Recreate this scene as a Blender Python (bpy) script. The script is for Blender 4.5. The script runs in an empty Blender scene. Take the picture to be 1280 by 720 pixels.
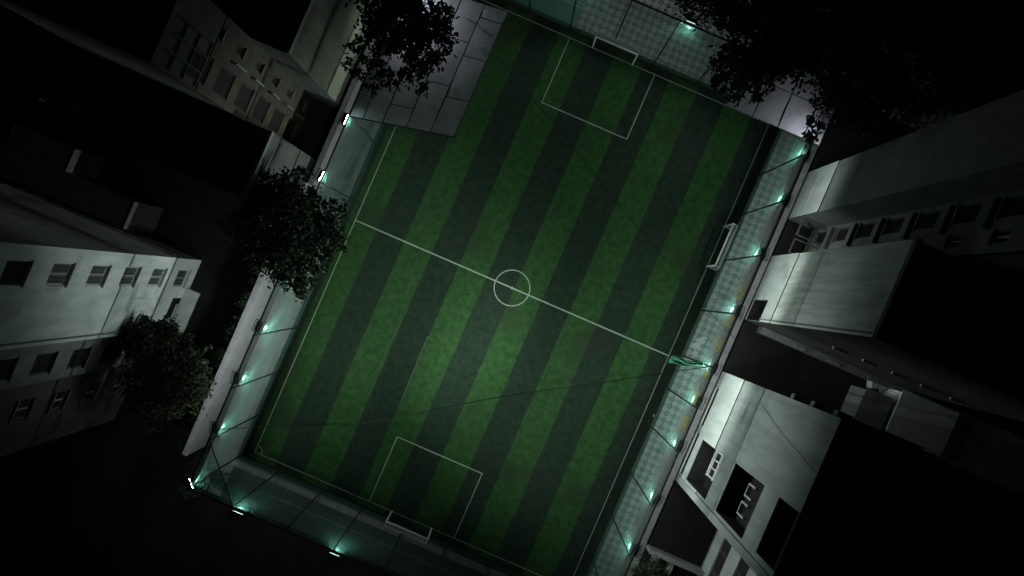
import bpy, math, random
from mathutils import Vector, Matrix
random.seed(7)
R = math.radians
sc = bpy.context.scene
col = sc.collection

# ---------------------------------------------------------------- camera, sky, moon, exposure
H = 48.0          # drone height over the pitch
F = 853.0         # focal length in pixels of the 1280 px photograph (24 mm)
ROT = R(23.4)
cd = bpy.data.cameras.new('camera'); cam = bpy.data.objects.new('camera', cd); col.objects.link(cam)
cam.location = (0, 0, H); cam.rotation_euler = (0, 0, ROT)
cd.lens = 24; cd.sensor_width = 36; cd.clip_start = .5; cd.clip_end = 2000
sc.camera = cam
SUN_EL, SUN_AZ = R(38), R(-60)
w = bpy.data.worlds.new('World'); sc.world = w; w.use_nodes = True
nt = w.node_tree; bg = nt.nodes['Background']
sky = nt.nodes.new('ShaderNodeTexSky'); sky.sky_type = 'NISHITA'; sky.sun_disc = False
sky.sun_elevation = SUN_EL; sky.sun_rotation = -SUN_AZ
nt.links.new(sky.outputs[0], bg.inputs['Color']); bg.inputs['Strength'].default_value = 0.0009
sd = bpy.data.lights.new('moon', 'SUN'); so = bpy.data.objects.new('moon', sd); col.objects.link(so)
sd.energy = 0.004; sd.angle = R(.5); sd.color = (1, .96, .9)
so.rotation_euler = (R(90) - SUN_EL, 0, SUN_AZ)
sc.view_settings.view_transform = 'Standard'; sc.view_settings.look = 'None'
sc.view_settings.exposure = 0; sc.view_settings.gamma = 1
BEAM, SPILL = 3800, 250      # watts of a full floodlight: thrown beam, stray light round the head

# ---------------------------------------------------------------- helpers
CA, SA = math.cos(ROT), math.sin(ROT)
def at(px, py, h=0.0):
    """place in metres (pitch axes) of something seen at photo pixel px,py whose height h is known"""
    dx, dy = px - 640, py - 360
    k = (H - h) / F
    return ((CA*dx + SA*dy) * k, (SA*dx - CA*dy) * k)

def tag(o, label=None, cat=None, group=None, kind=None):
    if label: o['label'] = label
    if cat: o['category'] = cat
    if group: o['group'] = group
    if kind: o['kind'] = kind
    return o
def empty(name, loc, label=None, cat=None, group=None, rz=0):
    o = bpy.data.objects.new(name, None); col.objects.link(o)
    o.location = loc; o.rotation_euler = (0, 0, rz); o.empty_display_size = .3
    return tag(o, label, cat, group)
class MB:
    def __init__(s): s.v = []; s.f = []
    def quad(s, a, b, c, d):
        n = len(s.v); s.v += [a, b, c, d]; s.f.append((n, n+1, n+2, n+3)); return s
    def box(s, x0, y0, z0, x1, y1, z1):
        n = len(s.v)
        s.v += [(x0,y0,z0),(x1,y0,z0),(x1,y1,z0),(x0,y1,z0),(x0,y0,z1),(x1,y0,z1),(x1,y1,z1),(x0,y1,z1)]
        for f in ((3,2,1,0),(4,5,6,7),(0,1,5,4),(1,2,6,5),(2,3,7,6),(3,0,4,7)):
            s.f.append(tuple(n+i for i in f))
        return s
    def tube(s, p0, p1, r0, r1=None, k=8, caps=True):
        r1 = r0 if r1 is None else r1
        p0, p1 = Vector(p0), Vector(p1); d = (p1-p0).normalized()
        a = d.cross(Vector((0,0,1)));
        if a.length < .01: a = Vector((1,0,0))
        a.normalize(); b = d.cross(a); n = len(s.v)
        for p, r in ((p0, r0), (p1, r1)):
            for i in range(k):
                t = 2*math.pi*i/k
                s.v.append(tuple(p + (a*math.cos(t) + b*math.sin(t))*r))
        for i in range(k):
            j = (i+1) % k; s.f.append((n+i, n+j, n+k+j, n+k+i))
        if caps:
            s.f.append(tuple(n+i for i in range(k))[::-1]); s.f.append(tuple(n+k+i for i in range(k)))
        return s
    def path(s, pts, r, k=6):
        for a, b in zip(pts, pts[1:]): s.tube(a, b, r, r, k)
        return s
    def build(s, name, mat, parent=None, off=(0,0,0), smooth=False, bevel=0, kind=None, label=None):
        me = bpy.data.meshes.new(name)
        ox, oy, oz = off
        me.from_pydata([(x-ox, y-oy, z-oz) for x, y, z in s.v], [], s.f)
        me.materials.append(mat); me.update()
        if smooth:
            for p in me.polygons: p.use_smooth = True
        o = bpy.data.objects.new(name, me); col.objects.link(o)
        if parent: o.parent = parent
        if bevel:
            m = o.modifiers.new('bevel', 'BEVEL'); m.width = bevel; m.segments = 1; m.limit_method = 'ANGLE'
        return tag(o, label=label, kind=kind)
def copy_tree(o, parent=None):
    c = o.copy(); col.objects.link(c)
    if parent: c.parent = parent
    for ch in list(o.children): copy_tree(ch, c)
    return c
def add_in(par, name, mat, mb, **k):
    """part of `par`, its mesh given in world metres"""
    L = Vector(par.location); q = par.parent
    while q: L = L + q.location; q = q.parent
    return mb.build(name, mat, par, off=tuple(L), **k)

# ---------------------------------------------------------------- materials
def mat(name, c1, c2=None, rough=.85, scale=3.0, stretch=(1,1,1), bump=.15, bscale=40, spots=None, spec=.3, mid=.5, soft=.35, metal=0, trans=0):
    m = bpy.data.materials.new(name); m.use_nodes = True; N = m.node_tree; n = N.nodes; L = N.links
    p = n['Principled BSDF']; p.inputs['Roughness'].default_value = rough
    p.inputs['Specular IOR Level'].default_value = spec; p.inputs['Metallic'].default_value = metal
    c2 = c2 or tuple(x*.7 for x in c1)
    g = n.new('ShaderNodeNewGeometry')
    mp = n.new('ShaderNodeMapping'); mp.inputs['Scale'].default_value = stretch
    L.new(g.outputs['Position'], mp.inputs['Vector'])
    nz = n.new('ShaderNodeTexNoise'); nz.inputs['Scale'].default_value = scale; nz.inputs['Detail'].default_value = 8; nz.inputs['Roughness'].default_value = .65
    L.new(mp.outputs[0], nz.inputs['Vector'])
    cr = n.new('ShaderNodeValToRGB'); e = cr.color_ramp.elements
    e[0].position = mid-soft/2; e[0].color = (*c2, 1); e[1].position = mid+soft/2; e[1].color = (*c1, 1)
    L.new(nz.outputs['Fac'], cr.inputs[0]); out = cr.outputs[0]
    if spots:
        sp = n.new('ShaderNodeTexNoise'); sp.inputs['Scale'].default_value = spots[1]; sp.inputs['Detail'].default_value = 6
        L.new(g.outputs['Position'], sp.inputs['Vector'])
        r2 = n.new('ShaderNodeValToRGB'); r2.color_ramp.elements[0].position = spots[2]; r2.color_ramp.elements[1].position = spots[2]+.12
        L.new(sp.outputs['Fac'], r2.inputs[0])
        mx = n.new('ShaderNodeMixRGB'); mx.inputs['Color2'].default_value = (*spots[0], 1)
        L.new(r2.outputs[0], mx.inputs['Fac']); L.new(out, mx.inputs['Color1']); out = mx.outputs[0]
    L.new(out, p.inputs['Base Color'])
    if bump:
        bz = n.new('ShaderNodeTexNoise'); bz.inputs['Scale'].default_value = bscale; bz.inputs['Detail'].default_value = 4
        L.new(g.outputs['Position'], bz.inputs['Vector'])
        bm = n.new('ShaderNodeBump'); bm.inputs['Strength'].default_value = bump; bm.inputs['Distance'].default_value = .03
        L.new(bz.outputs['Fac'], bm.inputs['Height']); L.new(bm.outputs[0], p.inputs['Normal'])
    if trans:
        t = n.new('ShaderNodeBsdfTranslucent'); L.new(out, t.inputs['Color'])
        ms = n.new('ShaderNodeMixShader'); ms.inputs[0].default_value = trans
        L.new(p.outputs[0], ms.inputs[1]); L.new(t.outputs[0], ms.inputs[2]); L.new(ms.outputs[0], n['Material Output'].inputs['Surface'])
    m['out'] = out.node.name
    return m
def emit(name, c, s):
    m = bpy.data.materials.new(name); m.use_nodes = True; p = m.node_tree.nodes['Principled BSDF']
    p.inputs['Emission Color'].default_value = (*c, 1); p.inputs['Emission Strength'].default_value = s; p.inputs['Base Color'].default_value = (.8,.8,.8,1)
    return m

M = {}
M['turf_light'] = mat('turf_light', (.043,.108,.034), (.026,.070,.023), rough=.95, mid=.5, soft=.22, scale=2.2, bump=.6, bscale=60, spots=((.034,.062,.028), .22, .55), spec=.1)
M['turf_dark'] = mat('turf_dark', (.028,.049,.031), (.018,.033,.021), rough=.95, mid=.5, soft=.22, scale=2.2, bump=.6, bscale=60, spots=((.030,.036,.029), .22, .56), spec=.1)
M['turf_edge'] = mat('turf_edge', (.036,.054,.036), (.024,.038,.028), rough=.95, scale=1.0, bump=.6, bscale=60, spec=.1)
M['line'] = mat('line_paint', (.44,.48,.42), (.20,.25,.19), scale=7, bump=.3, bscale=60, mid=.45)
M['ground'] = mat('dark_earth', (.016,.015,.013), (.009,.009,.008), scale=.5, bump=.5, bscale=12)
M['concrete'] = mat('concrete_path', (.37,.38,.36), (.22,.24,.22), scale=.8, bump=.25, spots=((.12,.12,.11), .5, .6))
M['kerb'] = mat('kerb_concrete', (.30,.30,.28), (.19,.19,.18), scale=2, bump=.3)
M['yellow'] = mat('kerb_yellow', (.55,.42,.05), (.20,.17,.06), scale=5, bump=.3, mid=.48, soft=.2)
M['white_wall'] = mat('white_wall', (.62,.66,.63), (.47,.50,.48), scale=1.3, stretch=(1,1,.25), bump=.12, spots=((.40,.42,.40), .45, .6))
M['bright_wall'] = mat('bright_wall', (.85,.88,.86), (.70,.73,.71), scale=1.3, stretch=(1,1,.25), bump=.12)  # white plinth paint, raised further to carry the floodlight spill
M['grey_wall'] = mat('grey_wall', (.66,.68,.64), (.38,.40,.375), scale=2.6, stretch=(1,1,.10), bump=.15, mid=.48, spots=((.38,.40,.38), .25, .56))
M['smooth_wall'] = mat('smooth_grey_wall', (.40,.42,.415), (.25,.27,.265), scale=1.6, stretch=(1,1,.18), bump=.12, spots=((.25,.26,.26), .3, .58))
M['pale_wall'] = mat('pale_wall', (.66,.70,.68), (.46,.50,.485), scale=1.4, stretch=(1,1,.3), bump=.12, spots=((.33,.35,.35), .35, .58))
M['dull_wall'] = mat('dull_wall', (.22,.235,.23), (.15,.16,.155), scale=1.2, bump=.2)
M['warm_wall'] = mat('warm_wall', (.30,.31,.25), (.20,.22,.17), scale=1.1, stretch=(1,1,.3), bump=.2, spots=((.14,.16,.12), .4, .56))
M['mossy_wall'] = mat('mossy_wall', (.13,.14,.105), (.075,.085,.065), scale=1.1, stretch=(1,1,.3), bump=.2)  # darker than the warm plinth below it
M['dim_wall'] = mat('dim_wall', (.10,.105,.10), (.065,.068,.064), scale=1.2, bump=.2)
M['shade_frame'] = mat('weathered_frame', (.20,.21,.20), (.13,.14,.13), bump=0)  # darker frame copy with the shade put into its colour
M['end_concrete'] = mat('worn_end_concrete', (.085,.10,.092), (.05,.06,.056), scale=.8, bump=.25)  # darker grey than the side path concrete
M['tan_wall'] = mat('tan_wall', (.085,.080,.060), (.050,.047,.036), scale=1.5, bump=.15)
M['pink_wall'] = mat('pink_render', (.20,.195,.205), (.145,.14,.148), scale=1.2, stretch=(1,1,.4), bump=.2, spots=((.20,.20,.20), .7, .6))
M['roof'] = mat('dark_roof', (.06,.06,.06), (.035,.035,.035), scale=1, bump=.2)
M['dark_metal'] = mat('dark_green_steel', (.02,.03,.026), (.012,.018,.016), rough=.5, bump=0)
M['white_metal'] = mat('white_steel', (.82,.84,.82), (.66,.68,.66), rough=.4, scale=8, bump=0)
M['net'] = mat('green_net_cord', (.055,.18,.145), (.04,.135,.11), rough=.8, bump=0, trans=.45)
M['goal_net'] = mat('white_net_cord', (.55,.57,.55), (.45,.47,.45), bump=0, trans=.3)
M['green_cloth'] = mat('green_shade_cloth', (.008,.09,.045), (.006,.07,.035), rough=.8, scale=6, bump=.3, trans=.5)  # lamp glow put into the colour of an added strip
M['sheet'] = mat('grey_sheet', (.50,.50,.55), (.40,.40,.44), rough=.9, scale=1.1, bump=.25, bscale=5, spots=((.34,.34,.36), 1.3, .58), trans=.6)
M['glass'] = mat('window_glass', (.03,.035,.035), (.02,.025,.025), rough=.15, bump=0, spec=.6)
M['curtain'] = mat('dusty_pane', (.10,.11,.105), (.06,.068,.066), rough=.5, scale=4, bump=.1)
M['frame'] = mat('pale_window_frame', (.50,.53,.51), (.40,.43,.41), bump=0)
M['dark_frame'] = mat('dark_window_frame', (.06,.06,.055), bump=0)
M['void'] = mat('dark_room', (.02,.02,.02), (.012,.012,.012), bump=0)  # near-black colour carries the shade of unlit rooms and recesses
M['bark'] = mat('bark', (.07,.055,.04), (.04,.03,.025), scale=6, bump=.6)
M['leaf'] = mat('leaf_dark', (.035,.06,.025), (.02,.04,.018), rough=.6, scale=1.5, bump=0, trans=.25)
M['leaf_lit'] = mat('leaf_green', (.075,.10,.045), (.04,.06,.028), rough=.6, scale=1.5, bump=0, trans=.25)  # brighter leaf copy, lamp light painted into the green
M['leaf_olive'] = mat('leaf_olive', (.048,.060,.028), (.020,.028,.014), rough=.6, scale=.8, bump=0, trans=.2)
M['leaf_dry'] = mat('leaf_dry', (.04,.035,.02), bump=0)
M['plastic'] = mat('white_plastic', (.55,.58,.56), (.40,.43,.42), rough=.5, scale=4, bump=.2)
M['lens'] = emit('lamp_lens', (.74,1.0,.92), 70)

# patterned paving: two-tone square pavers, ~5 px each in the photograph
def paver_mat():
    m = mat('two_tone_pavers', (.36,.385,.37), (.27,.29,.28), scale=1.4, bump=.2, spots=((.15,.165,.155), .6, .6))
    N = m.node_tree; n = N.nodes; L = N.links; p = n['Principled BSDF']; src = p.inputs['Base Color'].links[0].from_socket
    g = n.new('ShaderNodeNewGeometry'); mp = n.new('ShaderNodeMapping'); mp.inputs['Rotation'].default_value = (0,0,R(45)); mp.inputs['Location'].default_value=(.1,.1,.31)
    L.new(g.outputs['Position'], mp.inputs['Vector'])
    ns = n.new('ShaderNodeTexNoise'); ns.inputs['Scale'].default_value = 2.5
    ad = n.new('ShaderNodeVectorMath'); ad.operation = 'MULTIPLY_ADD'; ad.inputs[1].default_value = (.12,.12,.0)
    L.new(g.outputs['Position'], ns.inputs['Vector']); L.new(ns.outputs['Color'], ad.inputs[0]); L.new(mp.outputs[0], ad.inputs[2])
    ck = n.new('ShaderNodeTexChecker'); ck.inputs['Scale'].default_value = 1/.38; ck.inputs['Color1'].default_value = (1,1,1,1); ck.inputs['Color2'].default_value = (.50,.52,.51,1)
    L.new(ad.outputs[0], ck.inputs['Vector'])
    mx = n.new('ShaderNodeMixRGB'); mx.blend_type = 'MULTIPLY'; mx.inputs['Fac'].default_value = 1
    L.new(src, mx.inputs['Color1']); L.new(ck.outputs['Color'], mx.inputs['Color2']); L.new(mx.outputs[0], p.inputs['Base Color'])
    return m
M['paver'] = paver_mat()
M['teal'] = mat('teal_court_paint', (.11,.24,.20), (.08,.17,.145), scale=.9, bump=.2)

# ---------------------------------------------------------------- ground and pitch
def struct(name, mb, m, parent=None, **k):
    o = mb.build(name, m, parent, **k)
    if not parent: o['kind'] = 'structure'
    return o
struct('ground', MB().quad((-400,-400,-.03),(400,-400,-.03),(400,400,-.03),(-400,400,-.03)), M['ground'])
TX, TY = 13.05, 18.62      # turf edge
struct('concrete_path', MB().quad((-14.95,-21.6,0),(-TX+.05,-21.6,0),(-TX+.05,21.5,0),(-14.95,21.5,0)), M['concrete'])
struct('end_path', MB().quad((-TX+.05,-21.6,0),(15.8,-21.6,0),(15.8,-TY+.1,0),(-TX+.05,-TY+.1,0)), M['end_concrete'])
pp = struct('paved_path', MB().quad((TX-.05,-TY+.1,0),(14.45,-TY+.1,0),(14.45,21.5,0),(TX-.05,21.5,0)).quad((-3.2,TY-.1,0),(TX-.05,TY-.1,0),(TX-.05,21.5,0),(-3.2,21.5,0)), M['paver'])
struct('path_margin', MB().quad((14.45,-TY+.1,0),(15.86,-TY+.1,0),(15.86,21.5,0),(14.45,21.5,0)), M['concrete'])
struct('teal_court', MB().quad((-TX+.05,TY-.1,0),(-3.2,TY-.1,0),(-3.2,27,0),(-TX+.05,27,0)), M['teal'])
struct('far_pavement', MB().quad((-3.2,21.5,-.01),(24,21.5,-.01),(24,27,-.01),(-3.2,27,-.01)), M['paver'])

pitch = struct('football_pitch', MB().box(-TX,-TY,-.02,TX,TY,.012), M['turf_edge'])
W = 2.105; x = .17 - 6*W; k = 0
strip_meshes = {}
while x < 12.0:
    x0, x1 = max(x, -12.55), min(x+W, 12.3)
    m = M['turf_light'] if k % 2 == 0 else M['turf_dark']
    key = (round(x1-x0, 3), k % 2)
    if key not in strip_meshes:
        o = MB().box(0,-TY+.45,0,x1-x0,TY-.45,.008).build('turf_strip', m, pitch); strip_meshes[key] = o.data
    else:
        o = bpy.data.objects.new('turf_strip', strip_meshes[key]); col.objects.link(o); o.parent = pitch
    o.location = (x0, 0, .012 + (.001 if k % 2 else 0)); x += W; k += 1
Z = .026; LX, LY, lw = 12.0, 17.75, .035
def line(name, x0, y0, x1, y1, r=lw):
    d = Vector((x1-x0, y1-y0, 0)).normalized()*r; nn = Vector((-d.y, d.x, 0)); a, b = Vector((x0,y0,Z))-d, Vector((x1,y1,Z))+d
    return MB().quad(tuple(a-nn), tuple(b-nn), tuple(b+nn), tuple(a+nn)).build(name, M['line'], pitch)
line('touchline', -LX,-LY,-LX,LY, .036); line('touchline', LX,-LY,LX,LY, .028)
Z += .002; line('goal_line', -LX,-LY,LX,-LY, .028); line('goal_line', -LX,LY,LX,LY, .036); line('halfway_line', -LX,0,LX,0, .05)
def ring(name, cx, cy, r, a0, a1, wd, n=56):
    mb = MB()
    for i in range(n):
        t0, t1 = a0+(a1-a0)*i/n, a0+(a1-a0)*(i+1)/n
        P = lambda t, q: (cx+math.cos(t)*q, cy+math.sin(t)*q, Z+.002)
        mb.quad(P(t0,r-wd), P(t1,r-wd), P(t1,r+wd), P(t0,r+wd))
    return mb.build(name, M['line'], pitch)
ring('centre_circle', 0, 0, 1.26, 0, 2*math.pi, .036); ring('centre_spot', 0, 0, .05, 0, 2*math.pi, .05, 16)
ring('corner_arc', -LX, -LY, .5, 0, math.pi/2, .03, 12)
for s in (-1, 1):
    for e in (-1, 1): line('penalty_box_line', e*3.25, s*LY, e*3.25, s*12.8, .036 if s > 0 else .032)
    Z += .002; line('penalty_box_line', -3.25, s*12.8, 3.25, s*12.8, .038); Z -= .002
# seams between the turf rolls, raised a few mm
for p, q, c in (((497,407),(452,560),'turf_dark'), ((545,235),(505,385),'turf_dark'), ((1055-520,420),(500,505),'turf_light')):
    a, b = at(*p), at(*q); mb = MB(); n = 14; pts = []
    for i in range(n+1):
        t = i/n; pts.append((a[0]+(b[0]-a[0])*t+random.uniform(-.03,.03), a[1]+(b[1]-a[1])*t, .028))
    for u, v in zip(pts, pts[1:]): mb.tube(u, v, .009, .009, 4, False)
    mb.build('turf_seam', M['roof'] if c == 'turf_dark' else M['kerb'], pitch)
# fallen leaves
mb = MB()
for i in range(120):
    if i < 26:
        px, py = random.choice([(430,350),(445,430),(475,410),(560,375),(590,380),(772,337),(705,412),(440,440),(395,400),(425,345)])
        x, y = at(px+random.gauss(0,9), py+random.gauss(0,14))
    else: x, y = random.uniform(-12,12), random.uniform(-17,17)
    r = random.uniform(.04,.09); a = random.uniform(0,6.28); n = 5
    if i >= 26: r *= .55
    i0 = len(mb.v)
    for j in range(n):
        t = a+j*6.28/n; q = r*random.uniform(.5,1.1); mb.v.append((x+q*math.cos(t), y+q*math.sin(t), .04+random.uniform(0,.03)))
    mb.f.append(tuple(range(i0, i0+n)))
tag(mb.build('fallen_leaves', M['leaf_dry']), 'dark fallen leaves scattered over the striped football turf', 'leaves', kind='stuff')

# kerbs
kr = struct('kerb', MB().box(15.00,-18.5,-.02,15.02,21,.02), M['kerb'])
base = {}
y = -18.4
for i in range(39):
    yel = (i % 2 == 0) and (-6.3 < y < 7.6)
    key = yel
    if key not in base:
        o = MB().box(0,0,0,.17,.97,.14).build('kerb_stone', M['yellow'] if yel else M['kerb'], kr, bevel=.015); base[key] = o
    else:
        o = base[key].copy(); col.objects.link(o)
    o.location = (14.83, y, random.uniform(-.005,.01)); y += 1.0
pk = struct('parapet_kerb', MB().box(-13.1,-18.74,-.02,13.1,-18.72,.05), M['kerb'])
b0 = None
for xx in [ -12.95+3.22*i for i in range(8)]:
    if b0 is None: b0 = MB().box(0,0,0,3.14,.42,.22).build('coping_slab', M['kerb'], pk, bevel=.02); o = b0
    else: o = b0.copy(); col.objects.link(o)
    o.location = (xx, -19.16, 0)
sk = struct('side_kerb', MB().box(-13.07,-18.3,-.02,-13.05,18.3,.03), M['kerb'])
b0 = None
for i in range(11):
    if b0 is None: b0 = MB().box(0,0,0,.34,3.3,.12).build('coping_slab', M['kerb'], sk, bevel=.02); o = b0
    else: o = b0.copy(); col.objects.link(o)
    o.location = (-13.42, -18.1+3.36*i, 0)
# drain channel lines
dr = struct('drain_channel', MB().box(-14.03,-18.2,0,-13.98,18,.03).box(-10.5,-20.15,0,12,-20.10,.03), M['kerb'])
struct('court_marking', MB().box(-4.9,19.98,0,-1.2,20.04,.012).box(-4.9,20.22,0,-1.4,20.27,.012), M['line'])

# ---------------------------------------------------------------- walls with openings
def wall(sgn, X, y0, y1, z0, z1, holes, rev=.2):
    """skin at x = sgn*X facing the pitch, with rectangular holes (ya,yb,za,zb) and their reveals"""
    mb = MB(); xs = sgn*X; xb = sgn*(X+rev)
    ys = sorted({y0, y1, *[min(max(v,y0),y1) for h in holes for v in h[:2]]}); zs = sorted({z0, z1, *[min(max(v,z0),z1) for h in holes for v in h[2:4]]})
    for a, b in zip(ys, ys[1:]):
        for c, d in zip(zs, zs[1:]):
            my, mz = (a+b)/2, (c+d)/2
            if any(h[0] < my < h[1] and h[2] < mz < h[3] for h in holes): continue
            mb.quad((xs,a,c),(xs,b,c),(xs,b,d),(xs,a,d))
    for h in holes:
        a, b, c, d = h[:4]
        a, b, c, d = max(a,y0), min(b,y1), max(c,z0), min(d,z1)
        if c > z0 + 1e-6 : mb.quad((xs,a,c),(xs,b,c),(xb,b,c),(xb,a,c))
        if d < z1 - 1e-6 : mb.quad((xs,a,d),(xs,b,d),(xb,b,d),(xb,a,d))
        if a > y0 + 1e-6 : mb.quad((xs,a,c),(xs,a,d),(xb,a,d),(xb,a,c))
        if b < y1 - 1e-6 : mb.quad((xs,b,c),(xs,b,d),(xb,b,d),(xb,b,c))
    return mb
def window(bld, sgn, X, y0, y1, z0, z1, bars=7, dark=False, sill=True, pane='curtain', fm='frame', mull=True):
    """window part with pane, mullion and sill as its sub-parts"""
    t = .07; x = lambda d: sgn*(X+d)
    f = MB()
    lo, hi = sorted((x(.10), x(.16)))
    f.box(lo,y0,z0,hi,y1,z0+t).box(lo,y0,z1-t,hi,y1,z1).box(lo,y0,z0+t,hi,y0+t,z1-t).box(lo,y1-t,z0+t,hi,y1,z1-t)
    fr = add_in(bld, 'window', M['dark_frame' if dark else fm], f)
    lo, hi = sorted((x(.14), x(.15)))
    add_in(fr, 'pane', M['void'] if dark else M[pane], MB().box(lo,y0+t,z0+t,hi,y1-t,z1-t))
    if not dark and mull:
        lo, hi = sorted((x(.08), x(.13))); my = (y0+y1)/2
        add_in(fr, 'mullion', M['frame'], MB().box(lo,my-.05,z0+t,hi,my+.05,z1-t))
        if bars:
            b = MB(); lo, hi = sorted((x(.05), x(.065)))
            for i in range(1, bars):
                yy = y0+(y1-y0)*i/bars; b.box(lo,yy-.012,z0,hi,yy+.012,z1)
            add_in(fr, 'window_bars', M['dark_frame'], b)
    if sill:
        lo, hi = sorted((x(-.12), x(.10)))
        add_in(fr, 'sill', M[fm], MB().box(lo,y0-.08,z0-.09,hi,y1+.08,z0-.005))
    return fr
def shell(bld, sgn, X, y0, y1, Ht, depth, m, roofm='roof', par=.35):
    """sides, back and roof behind a facade skin"""
    xf, xb = sgn*X, sgn*(X+depth); e = .003
    mb = MB()
    for yy in (y0+e, y1-e): mb.quad((xf,yy,-.03),(xb,yy,-.03),(xb,yy,Ht),(xf,yy,Ht))
    mb.quad((xb,y0,-.03),(xb,y1,-.03),(xb,y1,Ht),(xb,y0,Ht))
    add_in(bld, 'side_wall', m, mb)
    add_in(bld, 'roof', M[roofm], MB().box(min(xf+sgn*.02,xb),y0+.01,Ht-.25,max(xf+sgn*.02,xb),y1-.01,Ht-.02))
    if par:
        lo, hi = sorted((sgn*(X-.05), sgn*(X+.18)))
        add_in(bld, 'parapet', m, MB().box(lo,y0-.02,Ht,hi,y1+.02,Ht+par))
def shade_liner(bld, sgn, X, y0, y1, z0, z1, d0, d1, name='recess_lining'):  # near-black lining paints the shade inside deep openings
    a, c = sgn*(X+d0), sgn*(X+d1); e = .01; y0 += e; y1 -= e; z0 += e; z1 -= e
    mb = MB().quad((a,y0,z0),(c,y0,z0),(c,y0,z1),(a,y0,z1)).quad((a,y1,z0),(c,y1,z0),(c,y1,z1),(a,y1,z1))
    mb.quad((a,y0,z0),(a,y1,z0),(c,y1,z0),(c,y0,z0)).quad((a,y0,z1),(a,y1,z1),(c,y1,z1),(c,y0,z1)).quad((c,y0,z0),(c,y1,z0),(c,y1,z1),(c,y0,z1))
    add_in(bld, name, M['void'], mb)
def body_dark(bld, sgn, X, y0, y1, z0, z1, d0=.25):
    lo, hi = sorted((sgn*(X+d0), sgn*(X+d0+.05)))
    add_in(bld, 'room_shadow', M['void'], MB().box(lo,y0+.02,z0,hi,y1-.02,z1))
RX = 15.86

# --- right side, middle block
b = empty('apartment_block', (RX,6.9,0), 'pale streaked block right of the pitch with a black garage opening at its foot', 'building', 'apartment blocks right of the pitch')
PH = 4.65
holes = [(4.47,6.0,.05,2.9)]
add_in(b, 'plinth_wall', M['white_wall'], wall(1, RX, 4.45, 9.3, -.03, PH, holes, .12))
shade_liner(b, 1, RX, 4.47, 6.0, .05, 2.9, .10, 2.2)
add_in(b, 'wall', M['grey_wall'], wall(1, RX+.06, 4.45, 9.3, PH, 17.0, []))
shell(b, 1, RX+.06, 4.45, 9.3, 17.0, 13, M['dim_wall'])
add_in(b, 'drain_pipe', M['dull_wall'], MB().tube((RX-.02,4.62,2.9),(RX-.02,4.62,16.8),.05))
for i in range(5):
    xx = 19+i*1.9; zz = 1.2+i*.0
    add_in(b, 'ledge', M['frame'], MB().box(xx,4.28,7.2,xx+.9,4.44,7.34))
# --- right side, upper block
b = empty('apartment_block', (RX,13.9,0), 'tall grey block right of the pitch fading into darkness under the trees', 'building', 'apartment blocks right of the pitch')
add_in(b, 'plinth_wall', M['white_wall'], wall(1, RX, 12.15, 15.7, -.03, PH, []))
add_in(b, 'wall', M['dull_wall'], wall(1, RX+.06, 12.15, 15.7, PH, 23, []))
add_in(b, 'floor_band', M['white_wall'], MB().box(RX-.03,12.15,2.2,RX-.004,15.7,2.32))
shell(b, 1, RX+.06, 12.15, 15.7, 23, 13, M['dull_wall'])
# --- recessed stairwell between them
SX = 17.8
b = empty('stairwell_block', (SX,10.7,0), 'narrow set back stairwell front with stacked dark windows between two pale blocks', 'building')
hs = []
for i in range(7):
    z = 1.0+3.0*i; hs += [(10.95,11.85,z,z+1.5), (9.75,10.35,z+.2,z+1.1)]
add_in(b, 'wall', M['dull_wall'], wall(1, SX, 9.3, 12.15, -.03, 22, hs))
for h in hs: window(b, 1, SX, *h, bars=0, dark=(h[1]-h[0] > .8), sill=True, pane='glass', fm='shade_frame')
for i in range(7): add_in(b, 'stair_landing', M['dim_wall'], MB().box(SX-.28,10.4,.62+3.0*i,SX-.004,11.9,.7+3.0*i))
shell(b, 1, SX+.25, 9.305, 12.145, 22, 10, M['dull_wall'], par=0)
b0 = MB()
for y0_, y1_ in ((9.5,10.5),(10.8,11.9)):
    b0.box(16.1,y0_,2.3,17.7,y0_+.09,2.4).box(16.1,y1_,2.3,17.7,y1_+.09,2.4).box(16.0,y0_,2.3,16.1,y1_+.09,2.4)
add_in(b, 'entrance_canopy_frame', M['dim_wall'], b0)
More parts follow.
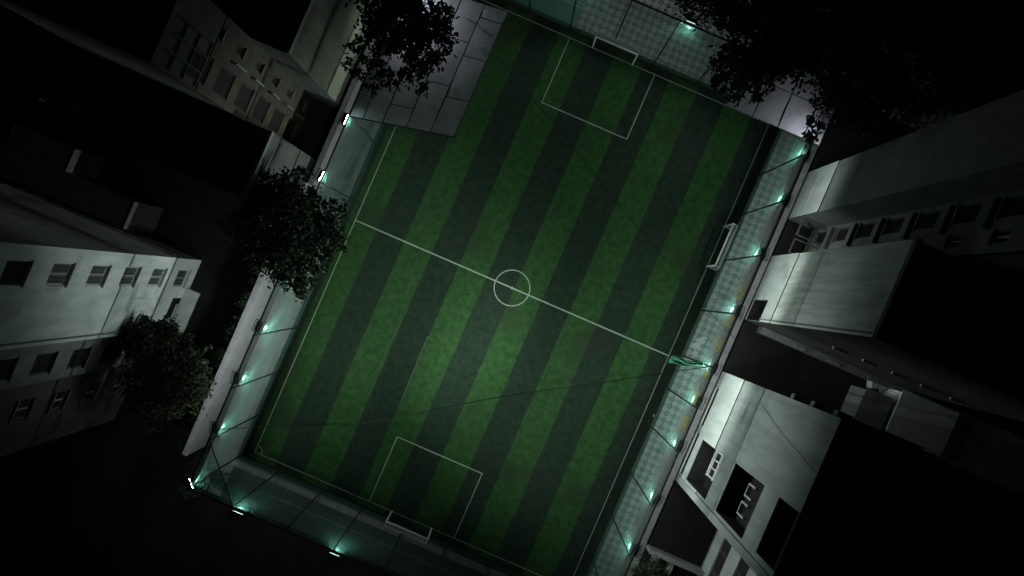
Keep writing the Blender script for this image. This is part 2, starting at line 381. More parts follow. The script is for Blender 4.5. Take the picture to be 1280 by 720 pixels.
# --- right side, lower block with loggias
b = empty('loggia_block', (RX,-3.6,0), 'grey block at lower right with deep dark loggias and white grilles', 'building')
C0, C1 = -7.75, .5
slots = [(-3.55,-.75,.12,.95),(-7.2,-4.1,.12,.95)]
log = [(-7.2,-4.25,1.66,6.4),(-7.15,-4.15,8.45,13.0),(-7.05,-4.15,14.9,17.3)]
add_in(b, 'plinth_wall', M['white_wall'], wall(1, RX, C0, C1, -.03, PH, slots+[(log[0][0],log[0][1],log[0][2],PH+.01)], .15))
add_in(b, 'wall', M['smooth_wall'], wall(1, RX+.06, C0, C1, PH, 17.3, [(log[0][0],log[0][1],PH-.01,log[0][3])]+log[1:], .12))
for h in log: shade_liner(b, 1, RX, *h, .14, 1.32)
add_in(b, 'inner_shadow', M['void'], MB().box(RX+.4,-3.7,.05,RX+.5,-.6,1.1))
for k_, (a, c, z0, z1) in enumerate(log[:2]):
    g = MB(); gx0, gx1 = RX+1.10, RX+1.28
    ya, yb = (-6.3,-4.6) if k_ == 0 else (-6.75,-4.75)
    zl, zh = z0+.3, z0+(1.75 if k_ == 0 else 1.35)
    if k_ == 0:
        for i in range(4):
            yy = ya+(yb-ya)*i/3; g.box(gx0+.08,yy-.04,zl+.1,gx1,yy+.04,zh-.1)
        g.box(gx0,ya-.08,zl,gx1,yb+.08,zl+.1).box(gx0,ya-.08,zh-.1,gx1,yb+.08,zh)
        add_in(b, 'window_grille', M['white_metal'], g)
    else:
        for i in range(2):
            y_ = ya+i*1.1
            g.box(gx0,y_,zl,gx1,y_+.8,zl+.1).box(gx0,y_,zl+.1,gx1,y_+.1,zh).box(gx0,y_+.7,zl+.1,gx1,y_+.8,zh)
        add_in(b, 'window_grille', M['frame'], g)
add_in(b, 'rib', M['smooth_wall'], MB().box(RX-.1,C0,-.02,RX+.055,C0+.42,17.2))
shell(b, 1, RX+.06, C0, C1, 17.3, 13, M['dull_wall'], par=0)
c0, c1_ = at(985,500,12), at(1040,560,14)
add_in(b, 'wall_cable', M['dark_metal'], MB().path([(RX-.01,-.4,8.5),(RX-.01,-1.3,12.3),(RX-.01,-2.2,17.2)], .012))
# AC units on its side
for i, z in enumerate((11.3,13.7,16.2)):
    o = MB().box(0,0,0,.5,.3,.4).build('air_conditioner', M['shade_frame'], bevel=.03)
    o.location = (RX+.3, C1+.01, z-.25)
    MB().tube((.25,.29,.2),(.25,.31,.2),.15,.15,14).build('fan_grille', M['dull_wall'], o)
    tag(o, ['lowest pale box unit on the alley side of the loggia block','middle pale box unit on the alley side of the loggia block','topmost pale box unit on the alley side of the loggia block'][i], 'air conditioner', 'air conditioners on the alley wall')
# --- set back block beyond the light well, bottom right
DX = 20.0
b = empty('set_back_block', (DX,-12,0), 'striped block set back at the bottom right corner with bands of dark glass', 'building')
hs = []; z = 1.55
while z < 11: hs.append((-16.5,-7.9,z,z+1.6)); z += 3.35
add_in(b, 'wall', M['smooth_wall'], wall(1, DX, -17, -7.76, -.03, 12, hs))
for h in hs:
    y = h[0]
    while y < h[1]-.1:
        window(b, 1, DX, y, min(y+1.43, h[1]), h[2], h[3], bars=0, dark=True, sill=False); y += 1.433
shell(b, 1, DX+.25, -17, -7.765, 12, 8, M['dull_wall'], par=0)
g = empty('garden_wall', (18,-12.9,0), 'pale low wall crossing the light well at the bottom right corner', 'wall')
add_in(g, 'wall', M['kerb'], MB().box(15.9,-13.0,-.02,19.99,-12.75,.9))
add_in(g, 'pillar', M['kerb'], MB().box(17.6,-13.9,-.02,17.9,-13.01,.8))
add_in(g, 'pillar', M['kerb'], MB().box(16.5,-15.5,-.02,16.75,-13.01,.8))
add_in(g, 'coping', M['kerb'], MB().box(15.9,-13.05,.905,19.99,-12.7,.97))
# --- sheds at the far end of the alley
def shed(name, p0, p1, h, m, label, cat, pieces=1, roofm=None):
    (x0,y0),(x1,y1) = p0, p1
    s = empty(name, ((x0+x1)/2,(y0+y1)/2,0), label, cat)
    add_in(s, 'wall', M[m], MB().box(x0,y0,-.02,x1,y1,h))
    w_ = (x1-x0+.3)/pieces
    for i in range(pieces):
        add_in(s, 'roof_panel', M[roofm or m], MB().box(x0-.15+w_*i+.01,y0-.15,h+.01,x0-.15+w_*(i+1)-.01,y1+.15,h+.09))
    return s
shed('alley_shed', (26.75,1.3), (30.5,4.0), 2.5, 'pale_wall', 'pale flat roofed shed in the alley at the right edge', 'shed', 2, 'white_wall')
shed('alley_store', (30.9,1.0), (41,4.2), 2.2, 'dull_wall', 'dim grey flat roofed store cut by the right edge', 'shed', 4)
shed('water_tank_housing', (24.6,1.2), (26.3,3.2), 2.2, 'dull_wall', 'small dim hut between the alley and the pale shed', 'shed', 2)
o = MB().box(0,0,0,1.1,.8,.7).box(.9,-.35,.0,1.5,.1,.35).build('white_crate', M['plastic'], bevel=.05); o.location = (25.6,3.5,2.0); o.rotation_euler=(0,0,.3)
tag(o, 'pale jumbled crates on a ledge beside the alley hut', 'crate')
o.location.z = 0.0
cw = empty('alley_ledge', (25,4.2,0), 'long dark ledge running along the alley under the streaked block', 'wall')
add_in(cw, 'wall', M['dull_wall'], MB().box(17,3.95,-.02,42,4.42,.8))
for xx in (19.5,22.1,25.0,29.5): add_in(cw, 'stone', M['kerb'], MB().box(xx,4.0,.81,xx+.8,4.2,.9))

# --- left side, upper block, recess and lower block
LXB = 15.75
b = empty('rendered_block', (-LXB,12,0), 'greenish grey rendered block at the top left beside the leafy tree', 'building')
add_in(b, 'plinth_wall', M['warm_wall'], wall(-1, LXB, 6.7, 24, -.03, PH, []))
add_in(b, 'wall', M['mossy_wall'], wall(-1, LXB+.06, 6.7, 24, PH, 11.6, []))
add_in(b, 'floor_band', M['warm_wall'], MB().box(-LXB-.03,6.7,4.55,-LXB+.06,24,4.66))
shell(b, -1, LXB+.06, 6.7, 24, 11.6, 12, M['dull_wall'])
b = empty('low_rendered_block', (-LXB,.6,0), 'dim grey block left of the pitch just above the middle tree', 'building')
add_in(b, 'plinth_wall', M['dim_wall'], wall(-1, LXB, -1.4, 2.7, -.03, PH, []))
add_in(b, 'wall', M['dim_wall'], wall(-1, LXB+.06, -1.4, 2.7, PH, 9.5, []))
shell(b, -1, LXB+.06, -1.4, 2.7, 9.5, 10, M['dull_wall'])
QX = 18.1
b = empty('courtyard_block', (-QX,4.7,0), 'tan fronted block at upper left with tall dark windows above a black courtyard', 'building')
hs = []
for i in range(6):
    z = .75+2.65*i; hs += [(3.15,4.55,z,z+1.75), (5.55,6.05,z+.3,z+1.1)]
add_in(b, 'wall', M['tan_wall'], wall(-1, QX, 2.7, 6.7, -.03, 14.5, hs))
for j, h in enumerate(hs): window(b, -1, QX, *h, bars=0, dark=True, sill=(j % 2 == 1), fm='dull_wall')
for i in range(5): add_in(b, 'balcony_rail', M['dull_wall'], MB().box(-QX+.01,4.95,.6+2.65*i,-QX+.35,5.05,1.9+2.65*i))
gl = []
for r in range(3):
    for c in range(3):
        y0_ = 2.85+c*.8; z0_ = 14.6+r*1.25
        gl.append((y0_,y0_+.72,z0_,z0_+1.15))
add_in(b, 'upper_wall', M['dim_wall'], wall(-1, QX+.06, 2.7, 6.7, 14.5, 18.6, gl))
for h in gl: window(b, -1, QX+.06, *h, bars=0, sill=False, pane='curtain', fm='dim_wall', mull=False)
shell(b, -1, QX+.25, 2.7, 6.7, 18.6, 9, M['dull_wall'], par=0)

# --- left tower
TXL = 20.8
b = empty('tower_block', (-TXL,-9.5,0), 'white tower at the left edge with one column of barred windows', 'building')
T0, T1, TH = -12.2, -6.88, 25
wins = [(-8.9,-7.7,1.1+3.08*i,2.55+3.08*i) for i in range(7)]
hd = (-10.9,-9.55,.0,2.35)
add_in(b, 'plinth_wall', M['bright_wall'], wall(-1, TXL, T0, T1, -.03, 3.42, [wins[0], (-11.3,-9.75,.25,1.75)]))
add_in(b, 'wall', M['pale_wall'], wall(-1, TXL+.05, T0, T1, 3.42, TH, wins[1:]))
for i, h in enumerate(wins): window(b, -1, TXL+(.05 if i else 0), *h, dark=(i == 5), bars=6)
window(b, -1, TXL, -11.3, -9.75, .25, 1.75, dark=True)
add_in(b, 'shutter', M['frame'], MB().box(-TXL+.02,-11.45,.9,-TXL+.10,-10.2,1.02))
shell(b, -1, TXL+.05, T0, T1, TH, 12, M['smooth_wall'])
add_in(b, 'side_floor_slab', M['dull_wall'], MB().box(-32.0,T1+.001,3.3,-TXL-.3,T1+.18,3.5))
add_in(b, 'drain_pipe', M['dull_wall'], MB().tube((-TXL+.05,T0+.3,.1),(-TXL+.05,T0+.3,24),.05))
# porch
p = empty('porch', (-20.2,-11.0,0), 'small white porch at the foot of the left tower', 'porch')
add_in(p, 'wall', M['white_wall'], MB().box(-TXL+.005,-12.6,-.02,-19.95,-9.05,.5))
add_in(p, 'roof', M['white_wall'], MB().box(-TXL+.005,-12.7,.505,-19.8,-9.0,.6))
# --- chamfered lower left block
b = empty('corner_block', (-22,-16.5,0), 'dim grey block at lower left with ledged windows on every floor', 'building')
hsA, hsB = [], []
for i in range(6):
    z = 1.6+3.0*i; hsA.append((-14.35,-13.15,z,z+1.5)); hsB.append((-17.4,-16.2,z-.6,z+.6))
UX = 22.0
mb = wall(-1, UX-.5, -14.9, -12.25, -.03, 20, hsA)
add_in(b, 'side_bay', M['dull_wall'], mb)
for h in hsA: window(b, -1, UX-.5, *h, dark=True, sill=True, fm='shade_frame')
add_in(b, 'wall', M['dim_wall'], wall(-1, UX, -19.6, -14.9, -.03, 20, hsB))
for h in hsB:
    window(b, -1, UX, *h, bars=5, pane='glass', fm='shade_frame')
    add_in(b, 'lintel', M['shade_frame'], MB().box(-UX-.1,h[0]-.1,h[3]+.02,-UX+.14,h[1]+.1,h[3]+.14))
shell(b, -1, UX+.01, -19.6, -12.26, 20, 12, M['dull_wall'], par=0)
add_in(b, 'bay_cheek', M['dull_wall'], MB().box(-UX-.3,-14.905,-.02,-UX+.5,-14.88,20))
# --- far houses at the left
def house(x0, x1, y0, y1, h, m, label, wn=None):
    s = empty('small_house', (x1,(y0+y1)/2,0), label, 'house', 'small houses far left')
    add_in(s, 'wall', M[m], wall(-1, -x1, y0, y1, -.03, h, [wn] if wn else []))
    if wn: window(s, -1, -x1, *wn, dark=True, sill=False)
    shell(s, -1, -x1+.02, y0, y1, h, x1-x0, M[m], par=0)
house(-36,-24.7,-6.5,-4.6,3.7,'dim_wall','small low house with a pale end wall just behind the left tower')
house(-34,-29.8,-5.6,-3.0,3.4,'dim_wall','small pale house with one square window at the far left', (-4.7,-4.1,1.2,2.0))
house(-36,-30.2,-.9,.6,3.0,'dim_wall','tiny pale hut further up the dark left side', None)
house(-42,-33.6,-1.0,.6,3.0,'dim_wall','dim pale hut nearest the left edge', None)

# --- boundary walls
g = empty('boundary_wall', (-15,-9,0), 'tall pinkish rendered wall left of the pitch below the middle tree', 'wall')
add_in(g, 'wall', M['pink_wall'], MB().box(-15.2,-18.25,-.02,-14.95,1.0,4.0))
y = -18.25
for i in range(8):
    add_in(g, 'coping', M['pink_wall'], MB().box(-15.26,y+.01,4.004,-14.9,y+2.38,4.08)); y += 2.40
g = empty('boundary_wall', (-15,9,0), 'lower rendered wall left of the pitch above the middle tree', 'wall')
add_in(g, 'wall', M['pink_wall'], MB().box(-15.2,1.02,-.02,-14.95,21,2.5))
for i in range(8): add_in(g, 'coping', M['pink_wall'], MB().box(-15.26,1.03+2.4*i,2.504,-14.9,1.03+2.4*i+2.37,2.57))
g = empty('boundary_wall', (15.3,1,0), 'grey parapet wall right of the painted kerb in front of the blocks', 'wall')
add_in(g, 'wall', M['pink_wall'], MB().box(15.12,-12.6,-.02,15.42,19,1.0))
for i in range(13): add_in(g, 'coping', M['pink_wall'], MB().box(15.08,-12.6+2.4*i+.01,1.004,15.46,-12.6+2.4*i+2.38,1.07))

# ---------------------------------------------------------------- ball-stop fence
FX, FY, FH = 12.77, 18.3, 8.0
K = 17.77
right = [v/K for v in (-325,-270,-211,-152,-89,-38,7,68,135,198,251,325)]
left = [v/K for v in (-325,-270,-212,-152,-86,-32,22,98,160,220,280,325)]
endx = [v/K for v in (-176,-117,-62,-5,51,109,165)]
fence = empty('ball_stop_fence', (0,0,0), 'tall dark green netting fence on steel posts around the whole pitch', 'fence')
post0 = MB().tube((0,0,0),(0,0,FH+.05),.055,.045,8).build('post', M['dark_metal'], fence, smooth=True); first = True
spots_ = [(FX,y) for y in right]+[(-FX,y) for y in left]+[(x,-FY) for x in endx]+[(x,FY) for x in endx]
for x, y in spots_:
    if first: o = post0; first = False
    else: o = post0.copy(); col.objects.link(o)
    o.location = (x,y,0)
    o.rotation_euler = (random.uniform(-.006,.006), random.uniform(-.006,.006), 0)
for a, b_ in (((-FX,-FY),(FX,-FY)),((FX,-FY),(FX,FY)),((FX,FY),(-FX,FY)),((-FX,FY),(-FX,-FY))):
    add_in(fence, 'top_rail', M['dark_metal'], MB().tube((*a,FH),(*b_,FH),.06,.06,8))
    add_in(fence, 'bottom_rail', M['dark_metal'], MB().tube((*a,.15),(*b_,.15),.025,.025,6))
add_in(fence, 'corner_brace', M['dark_metal'], MB().tube((-FX,-15.2,FH),(-9.9,-FY,FH),.045,.045,6))
SP, cw_ = .06, .0046
def net_panel(a, b_, out):
    mb = MB(); L = math.dist(a, b_); n = int(L/SP); dx, dy = (b_[0]-a[0])/L, (b_[1]-a[1])/L
    for i in range(n+1):
        t = i*SP; x, y = a[0]+dx*t, a[1]+dy*t
        mb.tube((x,y,.1),(x,y,FH),cw_,cw_,3,False)
    for j in range(int(FH/SP)):
        z = .1+j*SP
        mb.tube((*a,z),(*b_,z),cw_,cw_,3,False)
    add_in(fence, 'netting', M['net'], mb, kind='stuff')
net_panel((-FX,-FY),(FX,-FY),0); net_panel((FX,-FY),(FX,FY),0); net_panel((FX,FY),(-FX,FY),0); net_panel((-FX,FY),(-FX,-FY),0)

# ---------------------------------------------------------------- floodlights
def make_lamp():
    r = empty('floodlight', (0,0,0))
    # local +y is the throw, housing tilted down a little
    T = Matrix.Rotation(R(-20), 4, 'X')
    h = MB()
    h.box(-.30,-.16,-.20,.30,-.03,.20)
    for i in range(9): h.box(-.28+i*.065,-.26,-.18,-.265+i*.065,-.16,.18)
    h.box(-.34,-.03,-.24,.34,.03,-.20).box(-.34,-.03,.20,.34,.03,.24).box(-.34,-.03,-.20,-.30,.03,.20).box(.30,-.03,-.20,.34,.03,.20)
    h.v = [tuple(T @ Vector(v)) for v in h.v]; ho = h.build('housing', M['dark_metal'], r)
    l = MB().box(-.295,-.028,-.195,.295,-.012,.195); l.v = [tuple(T @ Vector(v)) for v in l.v]; l.build('lens', M['lens'], r)
    br = MB().box(-.38,-.05,-.03,-.345,.02,.03).box(.345,-.05,-.03,.38,.02,.03).box(-.38,-.34,-.03,-.345,-.05,.03).box(.345,-.34,-.03,.38,-.05,.03).box(-.38,-.37,-.03,.38,-.34,.03)
    br.build('bracket', M['dark_metal'], r)
    return r
proto = make_lamp(); usedp = False
def lamp(x, y, rz, power, label, z=6.7, aim=-9, tint=(.86,1.0,.93), cone=92, tilt=0, inward=-12, up=0):
    global usedp
    o = proto if not usedp else copy_tree(proto); usedp = True
    o.location = (x,y,z); o.rotation_euler = (R(-tilt),0,rz)
    tag(o, label, 'floodlight', 'floodlights around the pitch')
    ld = bpy.data.lights.new('flood_beam', 'SPOT'); ld.energy = power[0]*BEAM; ld.color = tint
    ld.spot_size = R(cone); ld.spot_blend = .9; ld.shadow_soft_size = .10
    lo = bpy.data.objects.new('flood_beam', ld); col.objects.link(lo); lo.parent = o
    lo.location = (0,.08,-.03); lo.rotation_euler = (R(90+aim+tilt),0,0)
    ld = bpy.data.lights.new('flood_spill', 'SPOT'); ld.energy = power[1]*SPILL; ld.color = tint
    ld.spot_size = R(164); ld.spot_blend = 1; ld.shadow_soft_size = .12
    lo = bpy.data.objects.new('flood_spill', ld); col.objects.link(lo); lo.parent = o
    lo.location = (0,.05,-.36); lo.rotation_euler = (R(inward+tilt),0,0)
    if up:
        ld = bpy.data.lights.new('flood_upward', 'SPOT'); ld.energy = up*SPILL; ld.color = (.9,.93,1)
        ld.spot_size = R(172); ld.spot_blend = .8; ld.shadow_soft_size = .12
        lo = bpy.data.objects.new('flood_upward', ld); col.objects.link(lo); lo.parent = o
        lo.location = (0,.25,.3); lo.rotation_euler = (R(145),0,0)
    return o
OFF = .30
names_l = {98:('on the left fence just below the sagging grey sheets',.12,.3), 22:('on the left fence just above the middle tree',.8,.4), -86:('on the left fence at the lower tip of the middle tree',2.5,.7), -152:('on the left fence, first below the middle tree',2.3,1.8), -212:('on the left fence, second below the middle tree',.6,1.6), -270:('on the left fence, third below the middle tree by the corner',.1,.6)}
for v, (s, p, q) in names_l.items(): lamp(-FX-(.12 if v in (98,22) else OFF), v/K+(.35 if v != 98 else -.3), -math.pi/2+{22:-.1,-86:0,-152:0,-212:.25,-270:.4}.get(v,0), (p,q), 'white floodlight '+s, z=7.9 if v in (98,22) else 6.7, tilt=-12 if v in (98,22) else 12, aim=-9, cone=62)
lamp(-FX-.15, 222/K, -math.pi/2, (.06,.9), 'white floodlight in the branches of the tree at the top left', z=6.6, aim=-35, inward=-12, up=2.2)
names_r = {251:('on the right fence under the big dark trees',.02,.6), 198:('on the right fence, second down from the dark trees',.04,.5), 135:('on the right fence beside the sideline goal',.25,1), 68:('on the right fence by the dark garage opening',1.2,1.2), -38:('on the right fence, first below the green cloth',2.5,1.3), -89:('on the right fence, second below the green cloth',2.0,1.1), -152:('on the right fence, third below the green cloth',.9,.8), -211:('on the right fence, lowest one in view',.03,.7)}
for v, (s, p, q) in names_r.items(): lamp(FX+OFF, v/K+.3, math.pi/2-{135:-.25,68:-.12,-38:0,-89:0,-152:.2}.get(v,0), (p,q), 'white floodlight '+s, tilt=12, aim=-8, cone=56, up=1.0 if v == 251 else 0)
lamp(FX+OFF, 7/K, math.pi/2, (1.6,1.4), 'bright white floodlight at the end of the green cloth', z=6.9, tilt=12, aim=-8, cone=56)
lamp(-170/K, -FY-OFF, 0, (.05,.3), 'white floodlight on the bottom fence nearest the corner', inward=15, z=7.75)
lamp(-60/K, -FY-OFF, 0, (.05,.4), 'white floodlight on the bottom fence left of the goal', inward=15, z=7.75)
lamp(-FX-.2, -FY-.05, R(-45), (.05,.2), 'dim floodlight at the bottom left fence corner', z=7.2)
lamp(-56/K, FY+OFF, math.pi, (.03,1.0), 'floodlight on the top fence above the teal court strip', z=7.75)
lamp(62/K, FY+OFF, math.pi, (.06,.9), 'white floodlight on the top fence behind the goal', z=7.75)

# ---------------------------------------------------------------- goals
def make_goal():
    g = empty('football_goal', (0,0,0)); w, h, r = 1.52, 2.1, .06
    for s in (-1,1): MB().tube((s*w,0,0),(s*w,0,h-.05),r,r,10).build('goalpost', M['white_metal'], g, smooth=True)
    MB().tube((-w-r,0,h),(w+r,0,h),r,r,10).build('crossbar', M['white_metal'], g, smooth=True)
    d = .32
    for s in (-1,1): MB().path([(s*w,0,h),(s*w,d,h-.02),(s*w,.75,.03),(s*w,0,.03)], .026).build('side_frame', M['white_metal'], g)
    MB().tube((-w,d,h-.02),(w,d,h-.02),.026).build('top_bar', M['white_metal'], g)
    MB().tube((-w,.75,.03),(w,.75,.03),.026).build('ground_bar', M['white_metal'], g)
    n = MB(); c = .006
    for i in range(37):
        x = -w+2*w*i/36; n.tube((x,0,h),(x,d,h-.02),c,c,3,False); n.tube((x,d,h-.02),(x,.75,.03),c,c,3,False)
    for j in range(5): yy = d*j/4; n.tube((-w,yy,h-.01),(w,yy,h-.01),c,c,3,False)
    for j in range(1,24):
        t = j/24; n.tube((-w,d+(.75-d)*t,h-.02-(h-.05)*t),(w,d+(.75-d)*t,h-.02-(h-.05)*t),c,c,3,False)
        for s in (-1,1): n.tube((s*w,0,h*(1-t)),(s*w,d+(.75-d)*t,h*(1-t)),c,c,3,False)
    n.build('goal_net', M['goal_net'], g, kind='stuff')
    return g
g0 = make_goal(); tag(g0, 'white football goal on the top goal line', 'goal', 'football goals'); g0.location = (0,LY,.02)
g1 = copy_tree(g0); tag(g1, 'white football goal on the bottom goal line'); g1.location = (0,-LY,.02); g1.rotation_euler = (0,0,math.pi)
g2 = copy_tree(g0); tag(g2, 'white football goal standing on the right touchline'); g2.location = (11.95,8.35,.02); g2.rotation_euler = (0,0,-math.pi/2)

# ---------------------------------------------------------------- sagging sheets on the fence corners
def sheets(name, label, rows, z, root):
    g = empty(name, root, label, 'canopy')
    for (cx0,cx1,y0,y1) in rows:
        mb = MB(); nx, ny = 6, 12; n0 = 0; ph = random.uniform(0,6); tz = random.uniform(-.03,.03)
        for i in range(nx+1):
            for j in range(ny+1):
                u, v = i/nx, j/ny
                sag = -.035*math.sin(math.pi*v)*math.sin(math.pi*u) + .006*math.sin(7*v+ph)+.005*math.sin(6*u+ph*2+4*v)
                mb.v.append((cx0+.02+(cx1-cx0-.04)*u+.02*math.sin(5*v+ph), y0[0]+(y0[1]-y0[0])*u+.02+((y1[0]+(y1[1]-y1[0])*u)-(y0[0]+(y0[1]-y0[0])*u)-.04)*v, z+tz+sag))
        for i in range(nx):
            for j in range(ny):
                a = i*(ny+1)+j; mb.f.append((a,a+ny+1,a+ny+2,a+1))
        o = add_in(g, 'sheet_panel', M['sheet'], mb, smooth=True)
        yb0, yb1 = (y0[0], y0[1]); bt = MB().tube((cx0,yb0,z+.07),(cx1,yb1,z+.07),.014,.014,5)
        bt.build('batten', M['dark_metal'], o, off=(root[0],root[1],root[2]))
    return g
def ed(x, a, b_): return a+b_*(x+12.7)     # slanted edge
cols_ = [-12.68,-11.9,-10.78,-9.4,-8.0,-6.6]
rows = []
for c in range(5):
    x0, x1 = cols_[c], cols_[c+1]
    cuts = [[0,.16,.50,.83,1],[0,.22,.62,1],[0,.14,.45,.80,1],[0,.36,.70,1],[0,.28,.60,.90,1]][c]
    lo = lambda x: 5.45+.215*(x+12.7); hi = lambda x: 14.1+.10*(x+12.7)
    for a, b_ in zip(cuts, cuts[1:]):
        f = lambda x, t: lo(x)+(hi(x)-lo(x))*t
        rows.append((x0,x1,(f(x0,a),f(x1,a)),(f(x0,b_),f(x1,b_))))
cn = sheets('sheet_canopy', 'sagging grey panelled sheets over the top left corner of the pitch', rows, 8.12, (-9.6,10,8.1))
fr = MB()
for c in cols_: fr.tube((c,5.45+.215*(c+12.7),8.2),(c,14.1+.10*(c+12.7),8.2),.03)
fr.tube((-12.7,5.45,7.98),(-6.6,6.76,7.98),.03).tube((-12.7,14.1,7.98),(-6.6,14.71,7.98),.03)
add_in(cn, 'frame', M['dark_metal'], fr)
rows = []
for x0, x1 in ((7.2,8.9),(8.9,10.5),(10.5,12.1),(12.1,13.2)):
    rows.append((x0,x1,(14.75,14.75),(16.9,16.9))); rows.append((x0,x1,(16.9,16.9),(18.6,18.6)))
cn = sheets('sheet_canopy', 'pale grey panelled sheets over the top right corner under the dark trees', rows, 8.12, (10,16.5,8.1))
fr = MB()
for c in (7.2,8.9,10.5,12.1,13.15): fr.tube((c,14.75,8.2),(c,18.6,8.2),.03)
add_in(cn, 'frame', M['dark_metal'], fr)

# added green strip shaped like lamp glow at the right fence, and litter
mb = MB(); a = at(836,450,6.6); b_ = at(882,457,6.9); n, mrow = 18, 7
for i in range(n+1):
    t = i/n; wd = .34*(1-t)**.6+.06
    for j in range(mrow+1):
        s = j/mrow-.5
        mb.v.append((a[0]+(b_[0]-a[0])*t-.25*s*wd, a[1]+(b_[1]-a[1])*t+s*wd*1.3+.06*math.sin(9*t), 6.35+.35*t+.05*math.sin(11*s+6*t)-.12*math.sin(math.pi*t)+.25*s*(1-t)))
for i in range(n):
    for j in range(mrow): q = i*(mrow+1)+j; mb.f.append((q,q+mrow+1,q+mrow+2,q+1))
o = mb.build('shade_cloth', M['green_cloth'], smooth=True); o.modifiers.new('thick','SOLIDIFY').thickness = .008
tag(o, 'torn strip of green shade cloth hanging in from the right fence floodlight', 'cloth')
def crumple(px, py, rx, ry, label, name, cat, h=.12, m='plastic', seed=1, rot=0):
    rr = random.Random(seed); x, y = at(px,py); mb = MB(); n = 14
    mb.v.append((0,0,h))
    for k in (1,2,3):
        for i in range(n):
            t = 6.283*i/n; q = k/3*rr.uniform(.6,1.25); mb.v.append((rx*q*math.cos(t), ry*q*math.sin(t), max(.012,h*(1-k/3.0)+rr.uniform(-.03,.05))))
    for i in range(n):
        j = (i+1)%n; mb.f.append((0,1+i,1+j))
        for k in (0,1): mb.f.append((1+k*n+i,1+(k+1)*n+i,1+(k+1)*n+j,1+k*n+j))
    o = mb.build(name, M[m]); o.location = (x,y,0); o.rotation_euler = (0,0,rot); o.modifiers.new('thick','SOLIDIFY').thickness = .006
    return tag(o, label, cat)
crumple(874,428,.28,.65,'crumpled pale plastic sheet lying on the pavers by the right fence','plastic_sheet','plastic sheet',rot=-.5)
crumple(868,442,.2,.28,'small torn scrap of pale plastic on the pavers beside the green cloth','plastic_scrap','plastic sheet',seed=4)
crumple(817,519,.08,.08,'tiny white scrap on the pavers by the lower right fence','paper_scrap','litter',h=.04,seed=6)

# ---------------------------------------------------------------- overhead cables
def cable(pts, h, label, r=.014):
    P3 = [Vector((*at(px,py,hh), hh)) for (px,py), hh in zip(pts, h)]
    out = []; N_ = 24
    for i in range(N_+1):
        t = i/N_*(len(P3)-1); k = min(int(t), len(P3)-2); f = t-k
        p0 = P3[max(k-1,0)]; p1 = P3[k]; p2 = P3[k+1]; p3 = P3[min(k+2,len(P3)-1)]
        out.append(tuple(.5*((2*p1)+(-p0+p2)*f+(2*p0-5*p1+4*p2-p3)*f*f+(-p0+3*p1-3*p2+p3)*f**3)))
    tag(MB().path(out, r).build('overhead_cable', M['dark_metal']), label, 'cable', 'cables over the pitch')
cable([(262,537),(407,530),(460,528),(620,497),(740,480),(887,458)], [8,7.4,7.2,7.1,7.4,8], 'sagging black cable crossing low over the lower half of the pitch', .025)
cable([(575,22),(640,92),(690,152),(775,258),(862,362),(920,425)], [8,7.5,7.2,7.0,7.2,8], 'thin black cable slanting down from the top left sheets to the right fence', .016)
cable([(560,190),(530,290),(497,407),(472,467),(440,590)], [8,7.4,7.2,7.4,8], 'thin black cable running lengthwise over the left of the pitch', .008)

# ---------------------------------------------------------------- trees
def tree(name, base, lobes, nleaf, size, label, group=None, m='leaf', rtrunk=.16, flat=.75, cat='tree'):
    rr = random.Random(hash(label) % 1000 if False else len(label)*7+int(abs(base[0])*10))
    g = empty(name, (base[0],base[1],0), label, cat, group)
    top = Vector((base[0]*.7+sum(l[0] for l in lobes)/len(lobes)*.3, base[1]*.7+sum(l[1] for l in lobes)/len(lobes)*.3, min(l[2] for l in lobes)*.62))
    tr = MB().tube((base[0],base[1],-.05), tuple(top), rtrunk, rtrunk*.7, 9)
    add_in(g, 'trunk', M['bark'], tr, smooth=True)
    for l in lobes:
        c = Vector(l[:3]); br = MB(); mid = top.lerp(c,.5)+Vector((rr.uniform(-.3,.3),rr.uniform(-.3,.3),.2))
        br.tube(tuple(top),tuple(mid),rtrunk*.5,rtrunk*.32,6).tube(tuple(mid),tuple(c),rtrunk*.32,rtrunk*.12,6)
        for q in range(5):
            d = Vector((rr.gauss(0,1),rr.gauss(0,1),rr.gauss(0,.6))).normalized()*l[3]*.8
            br.tube(tuple(mid.lerp(c,rr.uniform(.3,1))),tuple(c+d),rtrunk*.13,.012,4)
        add_in(g, 'limb', M['bark'], br)
    tot = sum(l[3]**3 for l in lobes); mb = MB()
    for l in lobes:
        n = int(nleaf*l[3]**3/tot); cl = max(6, n//26)
        for q in range(cl):
            d = Vector((rr.gauss(0,1),rr.gauss(0,1),rr.gauss(0,1))).normalized()
            rad = l[3]*rr.uniform(.2,1.2)**.6
            cc = Vector(l[:3])+Vector((d.x,d.y,d.z*flat))*rad
            cs = rr.uniform(.16,.34)*max(.6,min(1.3,l[3]/1.6))
            for z in range(26):
                p = cc+Vector((rr.gauss(0,cs),rr.gauss(0,cs),rr.gauss(0,cs*.7)))
                a = Vector((rr.gauss(0,1),rr.gauss(0,1),rr.gauss(0,.5))).normalized()
                b2 = a.cross(Vector((rr.gauss(0,.5),rr.gauss(0,.5),1))).normalized()
                s = size*rr.uniform(.6,1.3)
                mb.quad(tuple(p-a*s), tuple(p+b2*s*.5), tuple(p+a*s), tuple(p-b2*s*.5))
    add_in(g, 'crown', M[m], mb, kind='stuff')
    return g
def L_(px, py, r_px, h):
    x, y = at(px,py,h); return (x,y,h,r_px*(H-h)/F)
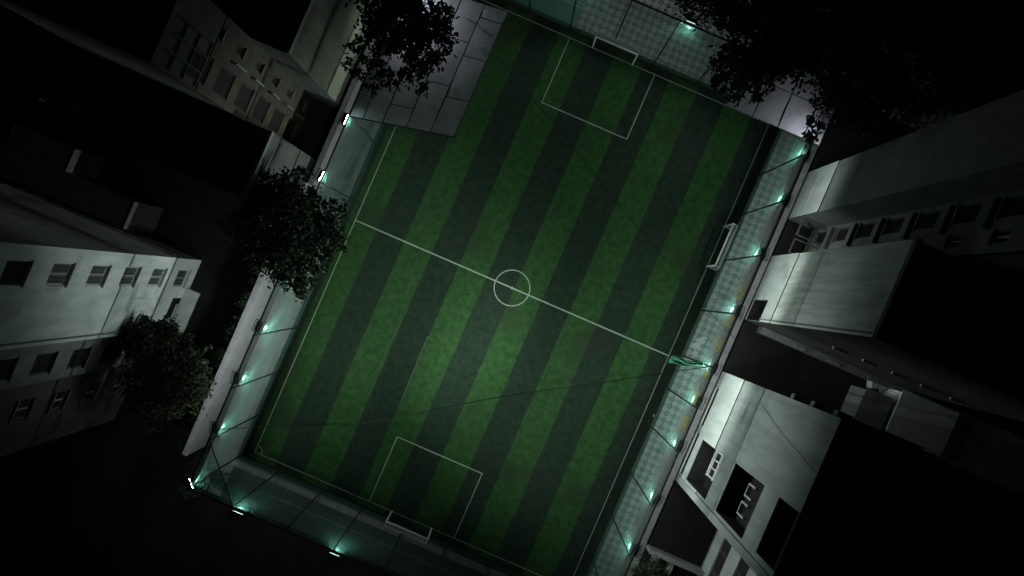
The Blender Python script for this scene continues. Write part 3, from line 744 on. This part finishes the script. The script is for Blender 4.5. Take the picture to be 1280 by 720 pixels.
tree('broadleaf_tree', (-14.2,11.2), [L_(505,30,42,13),L_(540,50,30,12.8),L_(480,45,30,12.4),L_(515,85,26,12),L_(455,75,22,11),L_(490,-10,45,13),L_(470,98,16,11.5),L_(548,25,22,12.6)], 6500, .15, 'leafy tree overhanging the grey sheets at the top left', m='leaf_lit')
tree('broadleaf_tree', (-14.4,-2.0), [L_(362,270,40,9.5),L_(350,300,38,9),L_(398,288,26,9),L_(372,328,28,8.5),L_(345,245,28,8.5),L_(312,282,26,7.5),L_(388,245,14,9),L_(418,262,12,9),L_(420,300,13,8.7),L_(400,318,14,8.6),L_(352,352,12,8.2),L_(372,358,10,8.2),L_(318,250,16,8),L_(372,222,12,8.6)], 14000, .13, 'dense dark tree growing over the middle of the left fence')
tree('broadleaf_tree', (-17.5,-13.4), [L_(205,450,38,6),L_(228,482,30,5.4),L_(180,478,28,5.3),L_(240,442,20,5.2),L_(208,512,22,4.6),L_(170,500,16,4.5),L_(250,470,14,4.6)], 8000, .13, 'round olive green tree between the tower and the left boundary wall', m='leaf_olive')
tree('broadleaf_tree', (-19.3,-12.0), [L_(180,420,22,6),L_(205,415,18,6),L_(160,430,16,5.5)], 3500, .11, 'small dark tree against the foot of the left tower')
tree('broadleaf_tree', (14.4,21.2), [L_(930,85,34,9.5),L_(960,50,45,10.5),L_(905,105,16,9),L_(938,120,16,9),L_(970,62,24,10),L_(1000,30,50,11)], 7500, .15, 'dark tree reaching over the pavers at the top right')
tree('broadleaf_tree', (18.2,19.0), [L_(1050,75,55,11),L_(1050,140,32,10),L_(1018,158,18,9.5),L_(1090,130,45,10.5),L_(1040,112,20,10),L_(1100,50,60,12),L_(1150,100,50,11)], 9500, .15, 'biggest black tree crown over the top right corner')
tree('broadleaf_tree', (24,24), [L_(1080,-10,60,12),L_(1170,20,60,12),L_(1210,90,50,10)], 8000, .14, 'far black tree at the top right edge of the view')
tree('broadleaf_tree', (10.5,25.5), [L_(880,-20,40,9),L_(940,-10,45,10),L_(910,15,28,9)], 6000, .13, 'dim tree beyond the top fence by the right end')
tree('shrub', (16.4,-13.9), [L_(812,708,16,1.6),L_(800,716,12,1.2),L_(825,716,12,1.5)], 1300, .09, 'small dark bush by the low wall at the bottom right', rtrunk=.05, cat='bush')
tree('shrub', (-13.6,-20.6), [L_(262,598,15,1.6),L_(245,606,14,1.8),L_(280,602,10,1.2)], 1300, .09, 'scrappy bush outside the bottom left fence corner', rtrunk=.05, cat='bush')
# creepers on the left boundary wall top
mb = MB(); rr = random.Random(3)
for i in range(5000):
    y = rr.uniform(-18.2,-5); x = -15.35-abs(rr.gauss(0,.25)); z = 4.0-abs(rr.gauss(0,.5))
    if math.sin(y*3.1)+math.sin(y*7.7)+rr.gauss(0,.4) < -.1: continue
    s = .07; a = Vector((rr.gauss(0,1),rr.gauss(0,1),rr.gauss(0,1))).normalized(); b2 = a.orthogonal().normalized(); p = Vector((x,y,z))
    mb.quad(tuple(p-a*s),tuple(p+b2*s*.6),tuple(p+a*s),tuple(p-b2*s*.6))
tag(mb.build('creeper', M['leaf']), 'dark creeper behind the top of the tall left boundary wall', 'plant', kind='stuff')
# bits on the top fence
for px, py, l, s in ((837,12,'short pale stick standing outside the top fence left of the floodlight',.5),(848,24,'small pale bracket beside the top fence floodlight',.28)):
    x, y = at(px,py,7.6); o = MB().tube((0,0,0),(.05,.0,s),.03,.03,6).tube((.05,0,s),(.18,.1,s+.05),.03,.02,6).build('pale_bracket', M['white_metal']); o.location = (x,y,7.4); o.rotation_euler=(1.2,0,.6); tag(o, l, 'bracket')
